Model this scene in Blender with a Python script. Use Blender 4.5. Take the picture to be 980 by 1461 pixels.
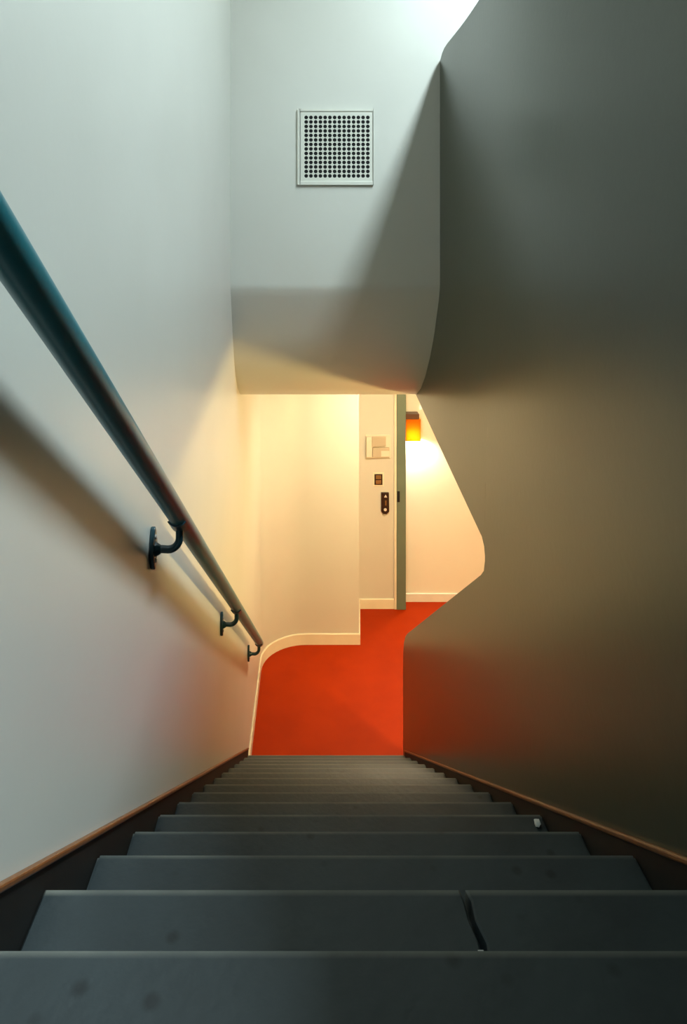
import bpy, bmesh, math
from mathutils import Vector, Matrix

# ------------------------------------------------------------------ clear
for o in list(bpy.data.objects): bpy.data.objects.remove(o, do_unlink=True)
scene = bpy.context.scene
COL = scene.collection

# ------------------------------------------------------------------ camera
# lens-shift camera held level: principal point at pixel (442, 360), focal 979 px
F, CX, CY = 979.0, 442.0, 360.0
H = 3.605                       # eye above the red landing floor (z = 0)
cam_d = bpy.data.cameras.new('camera'); cam = bpy.data.objects.new('camera', cam_d); COL.objects.link(cam)
cam_d.sensor_fit = 'VERTICAL'; cam_d.sensor_height = 36.0; cam_d.sensor_width = 24.0
cam_d.lens = F * 36.0 / 1461.0
cam_d.shift_x = (490.0 - CX) / 1461.0
cam_d.shift_y = -(730.5 - CY) / 1461.0
cam_d.clip_start = 0.02
cam.location = (0, 0, H); cam.rotation_euler = (math.pi/2, 0, 0)
scene.camera = cam

# ------------------------------------------------------------------ light, exposure
w = bpy.data.worlds.new('sky'); scene.world = w; w.use_nodes = True
w.node_tree.nodes['Background'].inputs[0].default_value = (0.62, 0.78, 1.0, 1)
w.node_tree.nodes['Background'].inputs[1].default_value = 0.6
scene.view_settings.view_transform = 'Standard'; scene.view_settings.look = 'None'
scene.view_settings.gamma = 1.0; scene.view_settings.use_curve_mapping = False
scene.view_settings.exposure = 0.0

SKY = (1.19, 1.53, 0.6, 2.75)    # skylight opening x0 x1 y0 y1
ZC = H + 2.6                    # upper ceiling
ld = bpy.data.lights.new('skylight_daylight', 'AREA'); lo = bpy.data.objects.new('skylight_daylight', ld); COL.objects.link(lo)
ld.shape = 'RECTANGLE'; ld.size = SKY[1]-SKY[0]-.06; ld.size_y = SKY[3]-SKY[2]-.06
ld.energy = 225; ld.color = (0.78, 0.96, 1.02)
lo.location = ((SKY[0]+SKY[1])/2, (SKY[2]+SKY[3])/2, ZC+0.10)

# ------------------------------------------------------------------ helpers
def Z(z): return z + H
def S(x, a, b):
    t = max(0.0, min(1.0, (x-a)/(b-a))); return t*t*(3-2*t)
def fp(px, py, z=-H):           # pixel on a horizontal plane -> x, y
    Y = F*(-z)/(py-CY); return ((px-CX)*Y/F, Y)

def mat(name, col, rough=0.6, col2=None, scale=6.0, bump=0.0, bscale=60.0, metal=0.0, spec=0.5, stretch=None):
    m = bpy.data.materials.new(name); m.use_nodes = True
    nt = m.node_tree; b = nt.nodes['Principled BSDF']
    b.inputs['Roughness'].default_value = rough; b.inputs['Metallic'].default_value = metal
    b.inputs['Specular IOR Level'].default_value = spec
    tc = nt.nodes.new('ShaderNodeTexCoord'); src = tc.outputs['Object']
    if stretch:
        mp = nt.nodes.new('ShaderNodeMapping'); mp.inputs['Scale'].default_value = stretch
        nt.links.new(src, mp.inputs[0]); src = mp.outputs[0]
    n = nt.nodes.new('ShaderNodeTexNoise'); n.inputs['Scale'].default_value = scale; n.inputs['Detail'].default_value = 5
    nt.links.new(src, n.inputs['Vector'])
    r = nt.nodes.new('ShaderNodeValToRGB'); nt.links.new(n.outputs['Fac'], r.inputs[0])
    c2 = col2 or tuple(c*0.93 for c in col)
    r.color_ramp.elements[0].position = .35; r.color_ramp.elements[0].color = (*c2, 1)
    r.color_ramp.elements[1].position = .65; r.color_ramp.elements[1].color = (*col, 1)
    nt.links.new(r.outputs[0], b.inputs['Base Color'])
    if bump:
        n2 = nt.nodes.new('ShaderNodeTexNoise'); n2.inputs['Scale'].default_value = bscale; n2.inputs['Detail'].default_value = 3
        nt.links.new(tc.outputs['Object'], n2.inputs['Vector'])
        bp = nt.nodes.new('ShaderNodeBump'); bp.inputs['Strength'].default_value = bump; bp.inputs['Distance'].default_value = .004
        nt.links.new(n2.outputs['Fac'], bp.inputs['Height']); nt.links.new(bp.outputs[0], b.inputs['Normal'])
    return m

M = {}
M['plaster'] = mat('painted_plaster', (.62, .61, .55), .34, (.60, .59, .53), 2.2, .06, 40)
M['plaster_shaded'] = mat('shade_darkened_plaster', (.040, .046, .028), .29, (.036, .042, .025), 2.0, .06, 40)  # right wall's shade painted into the base colour, far darker than the other plaster
M['white_wall'] = mat('white_wall_paint', (.80, .77, .68), .45, (.78, .75, .66), 3.0)
M['cream'] = mat('cream_gloss_paint', (.80, .74, .58), .35)
M['white'] = mat('white_gloss_paint', (.82, .80, .75), .35)
M['red'] = mat('red_linoleum', (.37, .029, .0008), .55, (.32, .024, .0007), 3.0, .05, 90, spec=.07)
M['teal'] = mat('teal_gloss_paint', (.016, .15, .18), .34, (.013, .125, .15), 8, .05, 120)
M['bracket'] = mat('dark_teal_iron', (.012, .045, .058), .3, None, 20)
M['screw'] = mat('zinc_screw', (.75, .73, .68), .3, None, 20, metal=.6)
M['stringer'] = mat('dark_stained_string', (.008, .008, .007), .6, (.006, .006, .005), 10, spec=.25)
M['string_cap'] = mat('varnished_wood_cap', (.20, .07, .018), .4, (.13, .045, .012), 14, stretch=(6, 1, 6))
M['stone_riser'] = mat('stone_riser', (.022, .023, .02), .6, (.016, .017, .014), 9)
M['vent'] = mat('vent_enamel', (.64, .63, .55), .4)
M['black'] = mat('duct_black', (.006, .006, .006), .9)
M['green_metal'] = mat('grey_green_metal_paint', (.135, .185, .14), .4, (.12, .165, .125), 5)
M['dark'] = mat('dark_brown_plastic', (.022, .010, .006), .35)
M['brown'] = mat('bronze_switch', (.22, .11, .035), .35)
M['box'] = mat('ivory_plastic', (.72, .66, .54), .45)
M['box_grey'] = mat('greyed_ivory_plastic', (.50, .43, .32), .5)
M['pale'] = mat('pale_button', (.75, .70, .62), .4)
M['wood_cap'] = mat('dark_walnut', (.10, .030, .010), .4)
M['paper'] = mat('pale_paper', (.75, .75, .72), .8)
M['wood_floor'] = mat('upper_floor_stone', (.05, .05, .045), .5)

def stone_mat():
    m = mat('slate_tread', (.032, .044, .047), .5, (.023, .031, .033), 5.0, .25, 55)
    nt = m.node_tree; b = nt.nodes['Principled BSDF']
    base = b.inputs['Base Color'].links[0].from_socket
    tc = nt.nodes.new('ShaderNodeTexCoord')
    # irregular dark blots worn into the slab
    oi = nt.nodes.new('ShaderNodeObjectInfo')
    add = nt.nodes.new('ShaderNodeVectorMath'); add.operation = 'ADD'
    nt.links.new(tc.outputs['Object'], add.inputs[0]); nt.links.new(oi.outputs['Location'], add.inputs[1])
    v = nt.nodes.new('ShaderNodeTexVoronoi'); v.inputs['Scale'].default_value = 13; nt.links.new(add.outputs[0], v.inputs['Vector'])
    r = nt.nodes.new('ShaderNodeValToRGB'); nt.links.new(v.outputs['Distance'], r.inputs[0])
    r.color_ramp.elements[0].position = .07; r.color_ramp.elements[0].color = (.45, .45, .45, 1)
    r.color_ramp.elements[1].position = .17; r.color_ramp.elements[1].color = (1, 1, 1, 1)
    mx = nt.nodes.new('ShaderNodeMix'); mx.data_type = 'RGBA'; mx.blend_type = 'MULTIPLY'; mx.inputs['Factor'].default_value = 1
    nt.links.new(base, mx.inputs['A']); nt.links.new(r.outputs[0], mx.inputs['B'])
    # paler worn arris along the nosing (local y = 0)
    sp = nt.nodes.new('ShaderNodeSeparateXYZ'); nt.links.new(tc.outputs['Object'], sp.inputs[0])
    mr = nt.nodes.new('ShaderNodeMapRange'); nt.links.new(sp.outputs['Y'], mr.inputs['Value'])
    mr.inputs['From Min'].default_value = -.014; mr.inputs['From Max'].default_value = -.006
    nz = nt.nodes.new('ShaderNodeTexNoise'); nz.inputs['Scale'].default_value = 7; nt.links.new(add.outputs[0], nz.inputs['Vector'])
    mu = nt.nodes.new('ShaderNodeMath'); mu.operation = 'MULTIPLY'; nt.links.new(mr.outputs[0], mu.inputs[0]); nt.links.new(nz.outputs['Fac'], mu.inputs[1])
    m2 = nt.nodes.new('ShaderNodeMix'); m2.data_type = 'RGBA'; nt.links.new(mu.outputs[0], m2.inputs['Factor'])
    nt.links.new(mx.outputs['Result'], m2.inputs['A']); m2.inputs['B'].default_value = (.21, .21, .175, 1)
    nt.links.new(m2.outputs['Result'], b.inputs['Base Color'])
    return m
M['stone'] = stone_mat()

def emis(name, col, strength):
    m = bpy.data.materials.new(name); m.use_nodes = True
    b = m.node_tree.nodes['Principled BSDF']
    b.inputs['Base Color'].default_value = (*col, 1)
    b.inputs['Emission Color'].default_value = (*col, 1); b.inputs['Emission Strength'].default_value = strength
    return m

def box(bm, x0, x1, y0, y1, z0, z1):
    v = [bm.verts.new((x, y, z)) for x in (x0, x1) for y in (y0, y1) for z in (z0, z1)]
    for f in ((0,1,3,2), (4,6,7,5), (0,4,5,1), (2,3,7,6), (0,2,6,4), (1,5,7,3)):
        bm.faces.new([v[i] for i in f])
    return v
def bxm(*a):
    bm = bmesh.new(); box(bm, *a); return bm
def prism(bm, pts, axis, a, b):
    """closed polygon (u,v) extruded along axis from a to b"""
    def mk(u, v, t): return {'x': (t, u, v), 'y': (u, t, v), 'z': (u, v, t)}[axis]
    A = [bm.verts.new(mk(u, v, a)) for u, v in pts]; B = [bm.verts.new(mk(u, v, b)) for u, v in pts]
    bm.faces.new(A); bm.faces.new(B[::-1])
    n = len(pts)
    for i in range(n): bm.faces.new((A[i], A[(i+1) % n], B[(i+1) % n], B[i]))
def tube(bm, pts, r, seg=20, cap=True):
    pts = [Vector(p) for p in pts]; rr = r if isinstance(r, list) else [r]*len(pts)
    rings = []; up = None
    for i, p in enumerate(pts):
        d = (pts[min(i+1, len(pts)-1)] - pts[max(i-1, 0)]).normalized()
        if up is None:
            up = Vector((0, 0, 1)) if abs(d.z) < .9 else Vector((0, 1, 0))
        s = d.cross(up).normalized(); up = s.cross(d).normalized()
        rings.append([bm.verts.new(p + rr[i]*(math.cos(a)*s + math.sin(a)*up)) for a in (2*math.pi*k/seg for k in range(seg))])
    for a, b in zip(rings, rings[1:]):
        for k in range(seg): bm.faces.new((a[k], a[(k+1) % seg], b[(k+1) % seg], b[k]))
    if cap: bm.faces.new(rings[0][::-1]); bm.faces.new(rings[-1])
def obj(name, bm, m, parent=None, root=None, bevel=0.0, smooth=False, bseg=2):
    bmesh.ops.recalc_face_normals(bm, faces=bm.faces)
    if bevel:
        bmesh.ops.bevel(bm, geom=[e for e in bm.edges if len(e.link_faces) == 2 and e.calc_face_angle(0) > .5],
                        offset=bevel, segments=bseg, affect='EDGES', profile=.5)
    if root is not None: org = Vector(root.location)
    else:
        xs = [v.co for v in bm.verts]
        org = Vector(((min(v.x for v in xs)+max(v.x for v in xs))/2, (min(v.y for v in xs)+max(v.y for v in xs))/2, min(v.z for v in xs)))
    bmesh.ops.translate(bm, verts=bm.verts, vec=-org)
    me = bpy.data.meshes.new(name); bm.to_mesh(me); bm.free()
    if smooth:
        for p in me.polygons: p.use_smooth = True
        if hasattr(me, 'set_sharp_from_angle'): me.set_sharp_from_angle(angle=math.radians(35))
    o = bpy.data.objects.new(name, me); COL.objects.link(o)
    me.materials.append(M[m] if isinstance(m, str) else m)
    if parent is not None: o.parent = parent
    if root is None: o.location = org
    return o
def thing(name, label, cat, loc, group=None):
    o = bpy.data.objects.new(name, None); COL.objects.link(o); o.location = loc; o.empty_display_size = .1
    o['label'] = label; o['category'] = cat
    if group: o['group'] = group
    bpy.context.view_layer.update()
    return o
def tag(o, label, cat): o['label'] = label; o['category'] = cat; return o
def struct(name, bm, m, label=None, cat=None, **k):
    o = obj(name, bm, m, **k); o['kind'] = 'structure'
    if label: o['label'] = label
    if cat: o['category'] = cat
    return o

# ------------------------------------------------------------------ main dimensions (relative to the eye, then + H)
G, R = .275, .185
def nose(n): return (.82 + G*(n-1), -.83 - R*(n-1))
N0, N1 = -3, 15                 # first and last tread
XL0, XR0 = -.43, .655
YH = 3.72                       # header face
def xl(y, z): return XL0
def xr(y, z): return XR0 + .050*S(z, -1.0, -.2)*S(y, 1.8, 3.3)

ZU = .095                       # upper storey floor
ex, eyy = fp(512, 919)          # end wall outer corner
rx, ry = fp(512, 868)           # recess
jx, _ = fp(562, 868)
YF = fp(610, 858)[1]            # far wall of the room at the right
XROOM = 3.3
T = .13                         # right wall thickness
CR = .40                        # rounded corner radius

# ------------------------------------------------------------------ structure
# left wall: grid, gently uneven plaster
bm = bmesh.new()
ys = [-2.6 + i*(eyy-CR+2.6)/40 for i in range(41)]; zs = [-H + i*(2.6+H)/30 for i in range(31)]
fr = [[bm.verts.new((xl(y, z), y, Z(z))) for z in zs] for y in ys]
bk = [[bm.verts.new((XL0-.15, y, Z(z))) for z in (zs[0], zs[-1])] for y in (ys[0], ys[-1])]
for i in range(40):
    for j in range(30): bm.faces.new((fr[i][j], fr[i+1][j], fr[i+1][j+1], fr[i][j+1]))
bm.faces.new((bk[0][0], bk[1][0], bk[1][1], bk[0][1]))
bm.faces.new([fr[i][0] for i in range(41)] + [bk[1][0], bk[0][0]])
bm.faces.new([fr[i][30] for i in range(41)] + [bk[1][1], bk[0][1]])
bm.faces.new([fr[0][j] for j in range(31)] + [bk[0][1], bk[0][0]])
bm.faces.new([fr[40][j] for j in range(31)] + [bk[1][1], bk[1][0]])
struct('wall_left', bm, 'plaster', 'pale plastered stairwell wall carrying the handrail', 'wall', smooth=True)

# end wall: rounded corner, flat stretch, return and recess
def end_path(off):
    p = []
    for k in range(13):
        a = math.pi - k*(math.pi/2)/12
        p.append((XL0+CR + (CR-off)*math.cos(a), eyy-CR + (CR-off)*math.sin(a)))
    p += [(ex+off, eyy-off), (rx+off, ry-off), (jx, ry-off)]
    return p
path = end_path(0)
outer = [(jx, ry+.15), (XL0-.15, ry+.15), (XL0-.15, eyy-CR)]
bm = bmesh.new(); prism(bm, path+outer, 'z', 0, Z(-.88))
struct('wall_back', bm, 'plaster', 'cream landing end wall with rounded corner and recess', 'wall', smooth=True)
# skirting following it
bm = bmesh.new()
ip, op = end_path(0.012), end_path(0.0)
ring = []
for (a, b), (c, d) in zip(ip, op):
    ring.append([bm.verts.new(p) for p in ((a, b, 0), (a, b, .094), (a+(c-a)*.4, b+(d-b)*.4, .10), (c, d, .10), (c, d, 0))])
for r0, r1 in zip(ring, ring[1:]):
    for q in range(5): bm.faces.new((r0[q], r0[(q+1) % 5], r1[(q+1) % 5], r1[q]))
bm.faces.new(ring[0]); bm.faces.new(ring[-1][::-1])
struct('baseboard_back', bm, 'cream', 'cream skirting board curving round the landing end wall', 'skirting', smooth=True)
bm = bxm(XL0, XL0+.012, nose(N1)[0]+.02, eyy-CR, 0, .10)
struct('baseboard_left', bm, 'cream', 'cream skirting board along the left wall of the landing', 'skirting', bevel=.003)

# header: vertical face that folds back into a curved soffit, then the landing ceiling
prof = [(YH, 2.6), (YH, -.17), (YH+.006, -.205), (YH+.025, -.25), (YH+.10, -.455), (YH+.17, -.60), (YH+.26, -.72), (YH+.37, -.81), (YH+.52, -.878), (YH+.56, -.885),
        (7.3, -.885), (7.3, -.70), (YH+.6, -.70), (YH+.15, -.2), (YH+.15, 2.6)]
bm = bmesh.new(); prism(bm, [(y, Z(z)) for y, z in prof], 'x', XL0-.02, XR0+T)
struct('wall_front', bm, 'plaster', 'pale header wall above the landing, folding back into a curved soffit', 'wall', smooth=True)

# right wall: balustrade below, bulkhead above, a wedge-shaped opening between
def wall_right():
    """three runs of upright quads: solid wall, bulkhead over the opening, balustrade under it"""
    def interp(tab, y):
        for (y0, a), (y1, b) in zip(tab, tab[1:]):
            if y <= y1: return a + (b-a)*max(0, (y-y0))/(y1-y0)
        return tab[-1][1]
    top = [(-.4, 1.02), (2.568, 1.02), (3.52, 1.072), (3.60, 1.072), (3.66, 1.062), (3.70, 1.045), (YH+.03, 1.03)]
    cut = [(YH+.03, -.15), (YH+.12, -.42), (YH+.22, -.62), (YH+.36, -.76), (YH+.50, -.84), (YH+.56, -.866)]
    over = [(2.568, -1.135), (2.58, -1.105), (2.615, -1.083), (YH+.56, -.880)]
    par = [(2.568, -1.155), (2.585, -1.20), (2.63, -1.237), (4.60, -2.555), (4.70, -2.63), (4.77, -2.71), (4.815, -2.80), (4.825, -2.90)]
    bm = bmesh.new(); NZ = 40
    def run(ys, zb, zt, cap0, cap1):
        cols = []
        for y in ys:
            b, t = zb(y), zt(y)
            inn, out = [], []
            for k in range(NZ+1):
                z = b + (t-b)*k/NZ; x = xr(y, z)
                inn.append(bm.verts.new((x, y, Z(z)))); out.append(bm.verts.new((x+T, y, Z(z))))
            cols.append((inn, out))
        for (i0, o0), (i1, o1) in zip(cols, cols[1:]):
            for k in range(NZ):
                bm.faces.new((i0[k], i1[k], i1[k+1], i0[k+1])); bm.faces.new((o0[k], o0[k+1], o1[k+1], o1[k]))
            bm.faces.new((i0[0], o0[0], o1[0], i1[0])); bm.faces.new((i0[NZ], i1[NZ], o1[NZ], o0[NZ]))
        for c, on in ((cols[0], cap0), (cols[-1], cap1)):
            if on:
                for k in range(NZ): bm.faces.new((c[0][k], c[0][k+1], c[1][k+1], c[1][k]))
    lin = lambda a, b, n: [a + (b-a)*q/n for q in range(n)]
    def st_(*tabs, lo, hi, extra):
        v = {round(p[0], 4) for t in tabs for p in t if lo <= p[0] <= hi} | {round(e, 4) for e in extra} | {lo, round(hi, 4)}
        return sorted(v)
    run(lin(-.4, 2.568, 14)+[2.568], lambda y: -H, lambda y: 1.02, True, True)
    run(st_(top, over, lo=2.568, hi=YH+.03, extra=lin(2.7, YH, 8)), lambda y: interp(over, y), lambda y: interp(top, y), False, True)
    run(st_(cut, lo=YH+.03, hi=YH+.56, extra=[]), lambda y: interp(over, y), lambda y: interp(cut, y), False, False)
    run(st_(par, lo=2.568, hi=4.825, extra=lin(2.8, 4.6, 8)), lambda y: -H, lambda y: interp(par, y), False, True)
    bmesh.ops.remove_doubles(bm, verts=bm.verts, dist=1e-5)
    return bm
o = struct('wall_right', wall_right(), 'plaster_shaded', 'shade-darkened plaster stair wall with a wedge-shaped opening above its sloping balustrade', 'wall', smooth=True)

# floors, upper storey shell, lower room shell
struct('floor', bxm(XL0-.15, XROOM+.15, 1.5, 7.5, -.15, 0), 'red', 'glossy red-orange landing floor', 'floor')
bm = bxm(XR0+T, XROOM+.15, 1.5, 7.4, Z(-.868), Z(-.70))
struct('ceiling_lower', bm, 'plaster', 'ceiling of the lamp-lit lower room', 'ceiling')
bm = bmesh.new()
xs_ = [XL0-.15, SKY[0], SKY[1], XROOM+.15]; ys_ = [-2.75, SKY[2], SKY[3], YH+.15]
for i in range(3):
    for j in range(3):
        if i == 1 and j == 1: continue
        box(bm, xs_[i], xs_[i+1], ys_[j], ys_[j+1], ZC, ZC+.25)
bmesh.ops.remove_doubles(bm, verts=bm.verts, dist=1e-5)
struct('ceiling', bm, 'plaster', 'upper storey ceiling with a long skylight opening', 'ceiling')
bm = bmesh.new()
t = .03
box(bm, SKY[0], SKY[0]+t, SKY[2], SKY[3], ZC+.12, ZC+.25); box(bm, SKY[1]-t, SKY[1], SKY[2], SKY[3], ZC+.12, ZC+.25)
box(bm, SKY[0]+t, SKY[1]-t, SKY[2], SKY[2]+t, ZC+.12, ZC+.25); box(bm, SKY[0]+t, SKY[1]-t, SKY[3]-t, SKY[3], ZC+.12, ZC+.25)
wn = struct('window_1', bm, 'white', 'long narrow skylight in the upper ceiling', 'window')
gm = bpy.data.materials.new('skylight_glass'); gm.use_nodes = True
gb = gm.node_tree.nodes['Principled BSDF']; gb.inputs['Alpha'].default_value = .15; gb.inputs['Roughness'].default_value = .05
obj('pane', bxm(SKY[0]+t, SKY[1]-t, SKY[2]+t, SKY[3]-t, ZC+.18, ZC+.19), gm, wn, wn)

bm = bmesh.new(); prism(bm, [(-2.6, Z(ZU)), (nose(N0-1)[0], Z(ZU)), (nose(N0-1)[0], Z(ZU-.3)), (-2.6, Z(ZU-.3))], 'x', XL0, XR0+T)
struct('floor_upper', bm, 'wood_floor', 'upper landing floor at the head of the stairs', 'floor')
struct('floor_upper_room', bxm(XR0+T+.035, XROOM, -2.6, YH, Z(-.68), Z(ZU)), 'wood_floor', 'upper storey floor beyond the stair wall', 'floor')
struct('wall_upper_front', bxm(XR0+T, XROOM+.15, YH, YH+.15, Z(-.68), ZC), 'plaster', 'upper storey wall continuing past the stairwell', 'wall')
struct('wall_upper_rear', bxm(XL0-.15, XROOM+.15, -2.75, -2.6, Z(-.7), ZC), 'plaster', 'upper storey wall behind the head of the stairs', 'wall')
struct('wall_upper_right', bxm(XROOM, XROOM+.15, -2.6, YH, Z(-.68), ZC), 'plaster', 'upper storey wall on the side of the skylight', 'wall')
struct('wall_room_right', bxm(XROOM, XROOM+.15, 1.5, 7.4, 0, Z(-.868)), 'plaster', 'side wall of the lamp-lit lower room', 'wall')
struct('wall_room_near', bxm(XR0+T, XROOM, 1.5, 1.65, 0, Z(-.868)), 'plaster', 'near wall of the lamp-lit lower room', 'wall')
# post and architrave at the recess
px0, px1 = (565.5-CX)*(ry)/F, (578.5-CX)*(ry)/F
struct('wall_far', bxm(px1, XROOM, YF, YF+.15, 0, Z(-.868)), 'white_wall', 'brightly lit wall of the lower room beside the green post', 'wall')
struct('baseboard_far', bxm(px1, XROOM, YF-.015, YF, 0, .085), 'white', 'white skirting board on the brightly lit wall', 'skirting', bevel=.003)
struct('trim_1', bxm(jx, px0, ry-.022, ry+.15, 0, Z(-.885)), 'cream', 'narrow cream architrave beside the green post', 'trim', bevel=.004)
post = struct('trim_2', bxm(px0, px1, ry-.03, YF+.15, 0, Z(-.885)), 'green_metal', 'grey-green metal door post with a black strike plate', 'door post', bevel=.004)
zz = -(707-CY)*ry/F
obj('strike_plate', bxm(px0+.004, px0+.030, ry-.036, ry-.028, Z(zz-.055), Z(zz+.055)), 'black', post, post, bevel=.003)

# ------------------------------------------------------------------ staircase
st = thing('staircase', 'dark slate staircase descending between two walls to the red landing', 'staircase', (0, nose(N1)[0], 0))
TX0, TX1 = XL0+.008, XR0-.008
def tread_mesh(extra_split=False):
    bm = bmesh.new()
    d = G+.02; th = .04
    if not extra_split:
        box(bm, TX0, TX1, -d, 0, -th, 0)
        bmesh.ops.bevel(bm, geom=[e for e in bm.edges], offset=.005, segments=2, affect='EDGES')
    else:
        # slab broken across by a ragged joint
        jag = [(-d, .262), (-.20, .258), (-.12, .252), (-.085, .2535), (-.05, .247), (-.02, .2465), (0, .243)]
        a = [(TX0, 0), (TX0, -d)] + [(x-.0045, y) for y, x in jag]
        b = [(TX1, -d), (TX1, 0)] + [(x+.0045 + (.002 if i % 2 else 0), y) for i, (y, x) in enumerate(jag)][::-1]
        prism(bm, a, 'z', -th, 0); prism(bm, b, 'z', -th, 0)
        bmesh.ops.recalc_face_normals(bm, faces=bm.faces)
        bmesh.ops.bevel(bm, geom=[e for e in bm.edges if abs(e.verts[0].co.z-e.verts[1].co.z) < 1e-6 and e.calc_face_angle(0) > .5],
                        offset=.003, segments=1, affect='EDGES')
    bmesh.ops.recalc_face_normals(bm, faces=bm.faces)
    me = bpy.data.meshes.new('tread'); bm.to_mesh(me); bm.free(); me.materials.append(M['stone']); return me
tm, tm2 = tread_mesh(), tread_mesh(True)
bm = bmesh.new(); box(bm, TX0, TX1, -.03, 0, 0, R-.04)
rm = bpy.data.meshes.new('riser'); bmesh.ops.recalc_face_normals(bm, faces=bm.faces); bm.to_mesh(rm); bm.free(); rm.materials.append(M['stone_riser'])
for n in range(N0-1, N1+1):
    y, z = nose(n)
    if n >= N0:
        t_ = bpy.data.objects.new('tread', tm2 if n == 2 else tm); COL.objects.link(t_); t_.parent = st
        t_.location = Vector((0, y, Z(z))) - st.location
        if n == 2:
            t_['label'] = 'slate tread broken across by a dark joint'
            bm = bmesh.new(); box(bm, .244, .252, -.112, -.098, -.012, .0015)
            mo = obj('mortar', bm, 'paper', t_, t_)
            for v in mo.data.vertices: v.co += t_.location   # built in tread coordinates
    r_ = bpy.data.objects.new('riser', rm); COL.objects.link(r_); r_.parent = st
    r_.location = Vector((0, y-.022, Z(z-R))) - st.location
# strings: sawn boards against both walls with a varnished cap
for x0, x1, up in ((XL0+.0005, XL0+.008, 0), (XR0-.008, XR0-.0005, -.016)):
    pts = [(y_, Z(-.278 - (R/G)*y_ + off)) for y_, off in ((-.5, .035+up), (nose(N1)[0]+.03, .035+up), (nose(N1)[0]+.03, -.32), (-.5, -.42))]
    pts[2] = (pts[2][0], 0.0)
    bm = bmesh.new(); prism(bm, pts, 'x', x0, x1)
    s_ = obj('string_board', bm, 'stringer', st, st)
    c0, c1 = x0, x1+.006
    if x0 > 0: c0, c1 = x0-.006, x1
    pts = [(y_, Z(-.278 - (R/G)*y_ + off)) for y_, off in ((-.5, .047+up), (nose(N1)[0]+.03, .047+up), (nose(N1)[0]+.03, .035+up), (-.5, .035+up))]
    bm = bmesh.new(); prism(bm, pts, 'x', c0, c1)
    obj('cap_strip', bm, 'string_cap', s_, st, bevel=.003)

# ------------------------------------------------------------------ handrail
RX, RR = -.352, .026
def rail(y): return (RX, y, Z(.016 - .683*(y-.78)))
hr = thing('handrail', 'dark teal round handrail on three brackets along the pale left wall', 'handrail', (XL0, 4.9, Z(-3.0)))
bm = bmesh.new()
e0, e1 = -.45, 4.83
d = Vector(rail(e1)) - Vector(rail(e0)); L = d.length; d.normalize()
pts, rr = [], []
for s in (0, .003, .01): pts.append(Vector(rail(e0))+d*s); rr.append(RR*(.8 if s == 0 else .95 if s < .005 else 1))
for k in range(1, 30): pts.append(Vector(rail(e0))+d*(L*k/30)); rr.append(RR)
for s, q in ((.012, 1), (.005, .95), (.0015, .85), (0, .7)): pts.append(Vector(rail(e1))-d*s); rr.append(RR*q)
tube(bm, pts, rr, 36)
obj('rail', bm, 'teal', hr, hr, smooth=True)
for y in (1.855, 3.30, 4.745):
    rp = Vector(rail(y)); wx = xl(y, rp.z-H)
    zb = rp.z - .085
    bm = bmesh.new()
    arm = [(wx+.006, y, zb), (wx+.03, y, zb+.001)]
    c = Vector((RX-.032, y, zb+.033))
    for k in range(9):
        a = -math.pi/2 + k*(math.pi/2)/8
        arm.append((c.x + .032*math.cos(a), y, c.z - .002 + .032*math.sin(a)+.001))
    arm.append((RX, y, rp.z-RR-.002))
    tube(bm, arm, .0105, 14)
    b_ = obj('bracket', bm, 'bracket', hr, hr, smooth=True)
    # wall plate: tall pointed oval
    bm = bmesh.new()
    pl = []
    for k in range(28):
        a = 2*math.pi*k/28; cz, cy_ = math.sin(a), math.cos(a)
        pl.append((y + .026*cy_*(1-.3*abs(cz)), zb + .004 + .058*cz))
    prism(bm, pl, 'x', wx+.0005, wx+.013)
    obj('wall_plate', bm, 'bracket', b_, hr, bevel=.0025, smooth=True)
    bm = bmesh.new(); tube(bm, [(wx+.010, y, zb), (wx+.016, y, zb), (wx+.028, y, zb)], [.020, .018, .011], 16)
    obj('boss', bm, 'bracket', b_, hr, smooth=True)
    for s in (.034, -.030):
        bm = bmesh.new(); tube(bm, [(wx+.012, y, zb+s), (wx+.0155, y, zb+s), (wx+.017, y, zb+s)], [.006, .006, .003], 12)
        obj('screw', bm, 'screw', b_, hr, smooth=True)
    # saddle: curved strap under the rail
    bm = bmesh.new()
    q = Vector((0, d.y, d.z)); nrm = Vector((0, -d.z, d.y)).normalized()
    if nrm.z < 0: nrm = -nrm
    secs = []
    for s in (-.035, .035):
        ins, out = [], []
        for k in range(11):
            a = math.radians(-90 - 55 + 11*k)
            v = Vector((math.cos(a), 0, 0)) + nrm*math.sin(a)
            ins.append(bm.verts.new(rp + q*s + v*(RR-.001))); out.append(bm.verts.new(rp + q*s + v*(RR+.005)))
        secs.append((ins, out))
    (i0, o0), (i1, o1) = secs
    for k in range(10):
        bm.faces.new((i0[k], i0[k+1], i1[k+1], i1[k])); bm.faces.new((o0[k], o1[k], o1[k+1], o0[k+1]))
        bm.faces.new((i0[k], o0[k], o0[k+1], i0[k+1])); bm.faces.new((i1[k], i1[k+1], o1[k+1], o1[k]))
    bm.faces.new((i0[0], i1[0], o1[0], o0[0])); bm.faces.new((i0[10], o0[10], o1[10], i1[10]))
    obj('saddle', bm, 'bracket', b_, hr, smooth=True)
    bm = bmesh.new(); tube(bm, [rp + q*.022 - nrm*(RR+.004), rp + q*.022 - nrm*(RR+.0085)], [.005, .004], 12)
    obj('screw', bm, 'screw', b_, hr)

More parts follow.
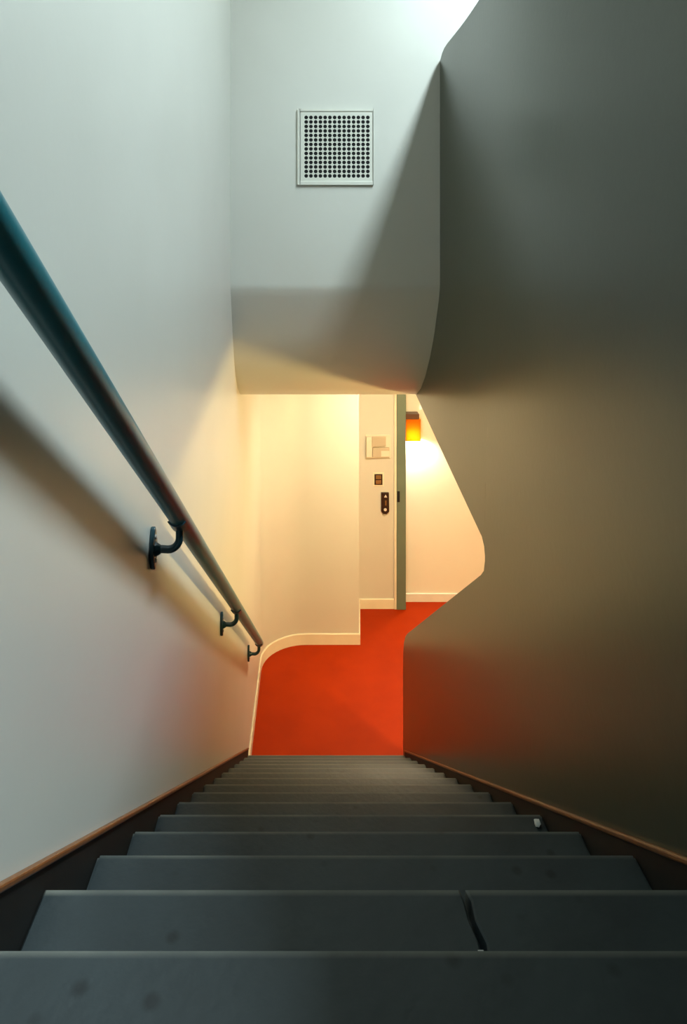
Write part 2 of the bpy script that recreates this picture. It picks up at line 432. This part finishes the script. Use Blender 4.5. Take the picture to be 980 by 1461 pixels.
# ------------------------------------------------------------------ air vent on the header
k = YH/F
vx0, vx1, vz0, vz1 = (424-CX)*k, (533-CX)*k, -(264-CY)*k, -(156-CY)*k
vt = thing('air_vent', 'square cream air vent with a perforated grille on the header wall', 'air vent', ((vx0+vx1)/2, YH, Z(vz0)))
bm = bmesh.new(); fw = .014
ix0, ix1, iz0, iz1 = vx0+fw, vx1-fw+.012, vz0+fw+.006, vz1-fw
for a in ((vx0, ix0, vz0, vz1), (ix1, vx1, vz0, vz1), (ix0, ix1, vz0, iz0), (ix0, ix1, iz1, vz1)):
    box(bm, a[0], a[1], YH-.013, YH+.001, Z(a[2]), Z(a[3]))
bmesh.ops.remove_doubles(bm, verts=bm.verts, dist=1e-5)
obj('frame', bm, 'vent', vt, vt, bevel=.003)
# perforated plate, 14 x 14 round holes
hx0, hx1, hz0, hz1 = (436.8-CX)*k, (524.5-CX)*k, -(251.2-CY)*k, -(168.0-CY)*k
sx, sz = (hx1-hx0)/13, (hz1-hz0)/13; hr_ = .0104
bm = bmesh.new(); yp, yb = YH-.009, YH-.0065
def q4(a, b, c, d_): bm.faces.new([bm.verts.new(p) for p in (a, b, c, d_)])
gx0, gx1, gz0, gz1 = hx0-sx/2, hx1+sx/2, hz0-sz/2, hz1+sz/2
for i in range(14):
    for j in range(14):
        cx_, cz_ = hx0+i*sx, hz0+j*sz
        ring, sq, bkr = [], [], []
        for q in range(12):
            a = 2*math.pi*q/12 + math.pi/12; ca, sa = math.cos(a), math.sin(a); mx_ = max(abs(ca), abs(sa))
            ring.append(bm.verts.new((cx_+hr_*ca, yp, Z(cz_+hr_*sa)))); bkr.append(bm.verts.new((cx_+hr_*ca, yb, Z(cz_+hr_*sa))))
            sq.append(bm.verts.new((cx_+sx/2*ca/mx_, yp, Z(cz_+sz/2*sa/mx_))))
        for q in range(12):
            p = (q+1) % 12
            bm.faces.new((ring[q], ring[p], sq[p], sq[q])); bm.faces.new((ring[q], bkr[q], bkr[p], ring[p]))
            if q in (1, 4, 7, 10) and False: pass
        # corners of the square cell
        for q, (ux, uz) in ((1, (1, 1)), (4, (-1, 1)), (7, (-1, -1)), (10, (1, -1))):
            c_ = bm.verts.new((cx_+ux*sx/2, yp, Z(cz_+uz*sz/2)))
            A = [s for s in sq if abs(s.co.x-c_.co.x) < 1e-6 or abs(s.co.z-c_.co.z) < 1e-6]
            A.sort(key=lambda s: (s.co-c_.co).length); bm.faces.new((c_, A[0], A[1]))
for a in ((ix0, gx0, iz0, iz1), (gx1, ix1, iz0, iz1), (gx0, gx1, iz0, gz0), (gx0, gx1, gz1, iz1)):
    q4((a[0], yp, Z(a[2])), (a[1], yp, Z(a[2])), (a[1], yp, Z(a[3])), (a[0], yp, Z(a[3])))
obj('grille', bm, 'vent', vt, vt)
obj('duct_backing', bxm(ix0, ix1, YH-.004, YH-.001, Z(iz0), Z(iz1)), 'black', vt, vt)

# ------------------------------------------------------------------ fittings on the recess wall
k = ry/F
def wx_(p): return (p-CX)*k
def wz_(p): return Z(-(p-CY)*k)
ic = thing('intercom', 'ivory wall box with a hinged flap on the recess wall', 'wall box', (wx_(539), ry, wz_(655)))
obj('back_plate', bxm(wx_(521), wx_(557), ry-.012, ry, wz_(654), wz_(620)), 'box', ic, ic, bevel=.004)
obj('side_housing', bxm(wx_(522), wx_(530), ry-.05, ry-.012, wz_(651), wz_(622)), 'box', ic, ic, bevel=.004)
obj('panel', bxm(wx_(530.5), wx_(550), ry-.03, ry-.012, wz_(636), wz_(622)), 'box_grey', ic, ic, bevel=.003)
fl = obj('flap', bxm(wx_(531), wx_(555), ry-.036, ry-.012, wz_(651), wz_(637.5)), 'box_grey', ic, ic, bevel=.003)
obj('label_plate', bxm(wx_(543), wx_(555), ry-.039, ry-.034, wz_(650), wz_(642)), 'box', fl, ic, bevel=.001)

sw = thing('light_switch', 'small bronze light switch on a cream plate above the dark call panel', 'switch', (wx_(539), ry, wz_(693)))
obj('plate', bxm(wx_(532), wx_(547.5), ry-.006, ry, wz_(693.5), wz_(674)), 'cream', sw, sw, bevel=.002)
obj('surround', bxm(wx_(534), wx_(545.5), ry-.010, ry-.006, wz_(691.5), wz_(676)), 'dark', sw, sw, bevel=.002)
for a, b in ((677.5, 683), (684.5, 690)):
    obj('rocker', bxm(wx_(536), wx_(543.5), ry-.016, ry-.010, wz_(b), wz_(a)), 'brown', sw, sw, bevel=.002)

cp = thing('call_panel', 'narrow dark brown call panel with pale buttons and a pointed foot', 'control panel', (wx_(549), ry, wz_(733)))
bm = bmesh.new(); prism(bm, [(wx_(543.5), wz_(702)), (wx_(554.5), wz_(702)), (wx_(555), wz_(729)), (wx_(551), wz_(732.5)), (wx_(547), wz_(732.5)), (wx_(543.5), wz_(729))], 'y', ry-.022, ry)
obj('body', bm, 'dark', cp, cp, bevel=.003)
bm = bmesh.new(); prism(bm, [(wx_(547.5), wz_(708.5)), (wx_(552), wz_(708.5)), (wx_(549.8), wz_(704.5))], 'y', ry-.026, ry-.021)
obj('arrow_button', bm, 'pale', cp, cp)
bm = bmesh.new(); tube(bm, [(wx_(549.3), ry-.021, wz_(726)), (wx_(549.3), ry-.027, wz_(726))], [.016, .014], 16)
obj('round_button', bm, 'pale', cp, cp)
obj('slot', bxm(wx_(549), wx_(551), ry-.024, ry-.021, wz_(720), wz_(713)), 'brown', cp, cp)

# ------------------------------------------------------------------ lamps of the lower room
kl = (YF-.1)/F
def lx(p): return (p-CX)*kl
def lz(p): return Z(-(p-CY)*kl)
WL = thing('wall_lamp', 'amber shaded wall lamp with a dark wooden top beside the green post', 'wall lamp', (lx(585), YF, lz(632)))
obj('wall_plate', bxm(px1+.03, px1+.11, YF-.015, YF, lz(628), lz(600)), 'dark', WL, WL, bevel=.002)
obj('top_cap', bxm(px1+.004, lx(597.5), YF-.128, YF-.015, lz(597.5), lz(590)), 'wood_cap', WL, WL, bevel=.003)
bm = bmesh.new()
a0, a1, b0, b1 = px1+.008, lx(599.5), YF-.124, YF-.02
z0, z1 = lz(629), lz(597.5)
ring0 = [(a0, b0), (a1, b0), (a1, b1), (a0, b1)]
t = .004
for (p, q) in (((a0, a1), (b0, b0+t)), ((a0, a1), (b1-t, b1)), ((a0, a0+t), (b0+t, b1-t)), ((a1-t, a1), (b0+t, b1-t))):
    box(bm, p[0], p[1], q[0], q[1], z0, z1)
sm = bpy.data.materials.new('amber_parchment'); sm.use_nodes = True
nt = sm.node_tree; nt.nodes.clear()
out = nt.nodes.new('ShaderNodeOutputMaterial'); mxs = nt.nodes.new('ShaderNodeMixShader'); mxs.inputs[0].default_value = .55
df = nt.nodes.new('ShaderNodeBsdfDiffuse'); tr = nt.nodes.new('ShaderNodeBsdfTranslucent')
nz = nt.nodes.new('ShaderNodeTexNoise'); nz.inputs['Scale'].default_value = 30
rp_ = nt.nodes.new('ShaderNodeValToRGB'); nt.links.new(nz.outputs['Fac'], rp_.inputs[0])
rp_.color_ramp.elements[0].color = (.40, .15, .012, 1); rp_.color_ramp.elements[1].color = (.44, .18, .016, 1)
nt.links.new(rp_.outputs[0], df.inputs[0]); nt.links.new(rp_.outputs[0], tr.inputs[0])
nt.links.new(df.outputs[0], mxs.inputs[1]); nt.links.new(tr.outputs[0], mxs.inputs[2]); nt.links.new(mxs.outputs[0], out.inputs[0])
obj('shade', bm, sm, WL, WL)
WARM = (1.0, .71, .27)
def bulb(name, loc, energy, r, parent, col):
    l = bpy.data.lights.new(name, 'POINT'); l.energy = energy; l.color = col; l.shadow_soft_size = r
    o = bpy.data.objects.new(name, l); COL.objects.link(o); o.location = Vector(loc)-parent.location; o.parent = parent
    return o
bulb('bulb', ((a0+a1)/2, (b0+b1)/2, z0+.04), 46, .03, WL, (1.0, .90, .70))

PL = (2.0, 3.3, Z(-1.52))
pd = thing('pendant_lamp', 'pale globe pendant lamp hanging in the lower room', 'pendant lamp', (PL[0], PL[1], PL[2]-.1))
bm = bmesh.new(); tube(bm, [(PL[0], PL[1], Z(-.868)), (PL[0], PL[1], Z(-.90))], [.06, .05], 20); obj('canopy', bm, 'white', pd, pd, smooth=True)
bm = bmesh.new(); tube(bm, [(PL[0], PL[1], Z(-.90)), (PL[0], PL[1], PL[2]+.12)], .005, 8); obj('cord', bm, 'dark', pd, pd)
bm = bmesh.new(); tube(bm, [(PL[0], PL[1], PL[2]+.13), (PL[0], PL[1], PL[2]+.085)], [.025, .035], 16); obj('cap', bm, 'dark', pd, pd)
bm = bmesh.new(); bmesh.ops.create_uvsphere(bm, u_segments=24, v_segments=14, radius=.1); bmesh.ops.translate(bm, verts=bm.verts, vec=PL)
GLOBE = emis('lit_opal_glass', WARM, 500)
obj('globe', bm, GLOBE, pd, pd, smooth=True)

LX, LY = .72, 5.55
cl = thing('ceiling_lamp', 'flat round opal lamp fixed under the landing ceiling', 'ceiling lamp', (LX, LY, Z(-.945)))
bm = bmesh.new(); tube(bm, [(LX, LY, Z(-.885)), (LX, LY, Z(-.925)), (LX, LY, Z(-.93))], [.22, .22, .205], 32); obj('body', bm, 'white', cl, cl, smooth=True)
bm = bmesh.new(); tube(bm, [(LX, LY, Z(-.93)), (LX, LY, Z(-.938)), (LX, LY, Z(-.945))], [.20, .185, .12], 32)
obj('diffuser', bm, emis('lit_opal_diffuser', (1.0, .79, .50), 114), cl, cl, smooth=True)

# ------------------------------------------------------------------ scrap on the stairs
y4, z4 = nose(5)
sx_ = XR0-.032
bm = bmesh.new(); bmesh.ops.create_icosphere(bm, subdivisions=2, radius=.009)
import random
rnd = random.Random(4)
for v in bm.verts: v.co = Vector((v.co.x*1.0, v.co.y*1.5, v.co.z*.8))*rnd.uniform(.75, 1.2)
mz = min(v.co.z for v in bm.verts)
bmesh.ops.translate(bm, verts=bm.verts, vec=(sx_, y4-.04, Z(z4)-mz))
tag(obj('paper_scrap', bm, 'paper'), 'tiny crumpled pale paper scrap lying on a dark stair tread', 'paper scrap')
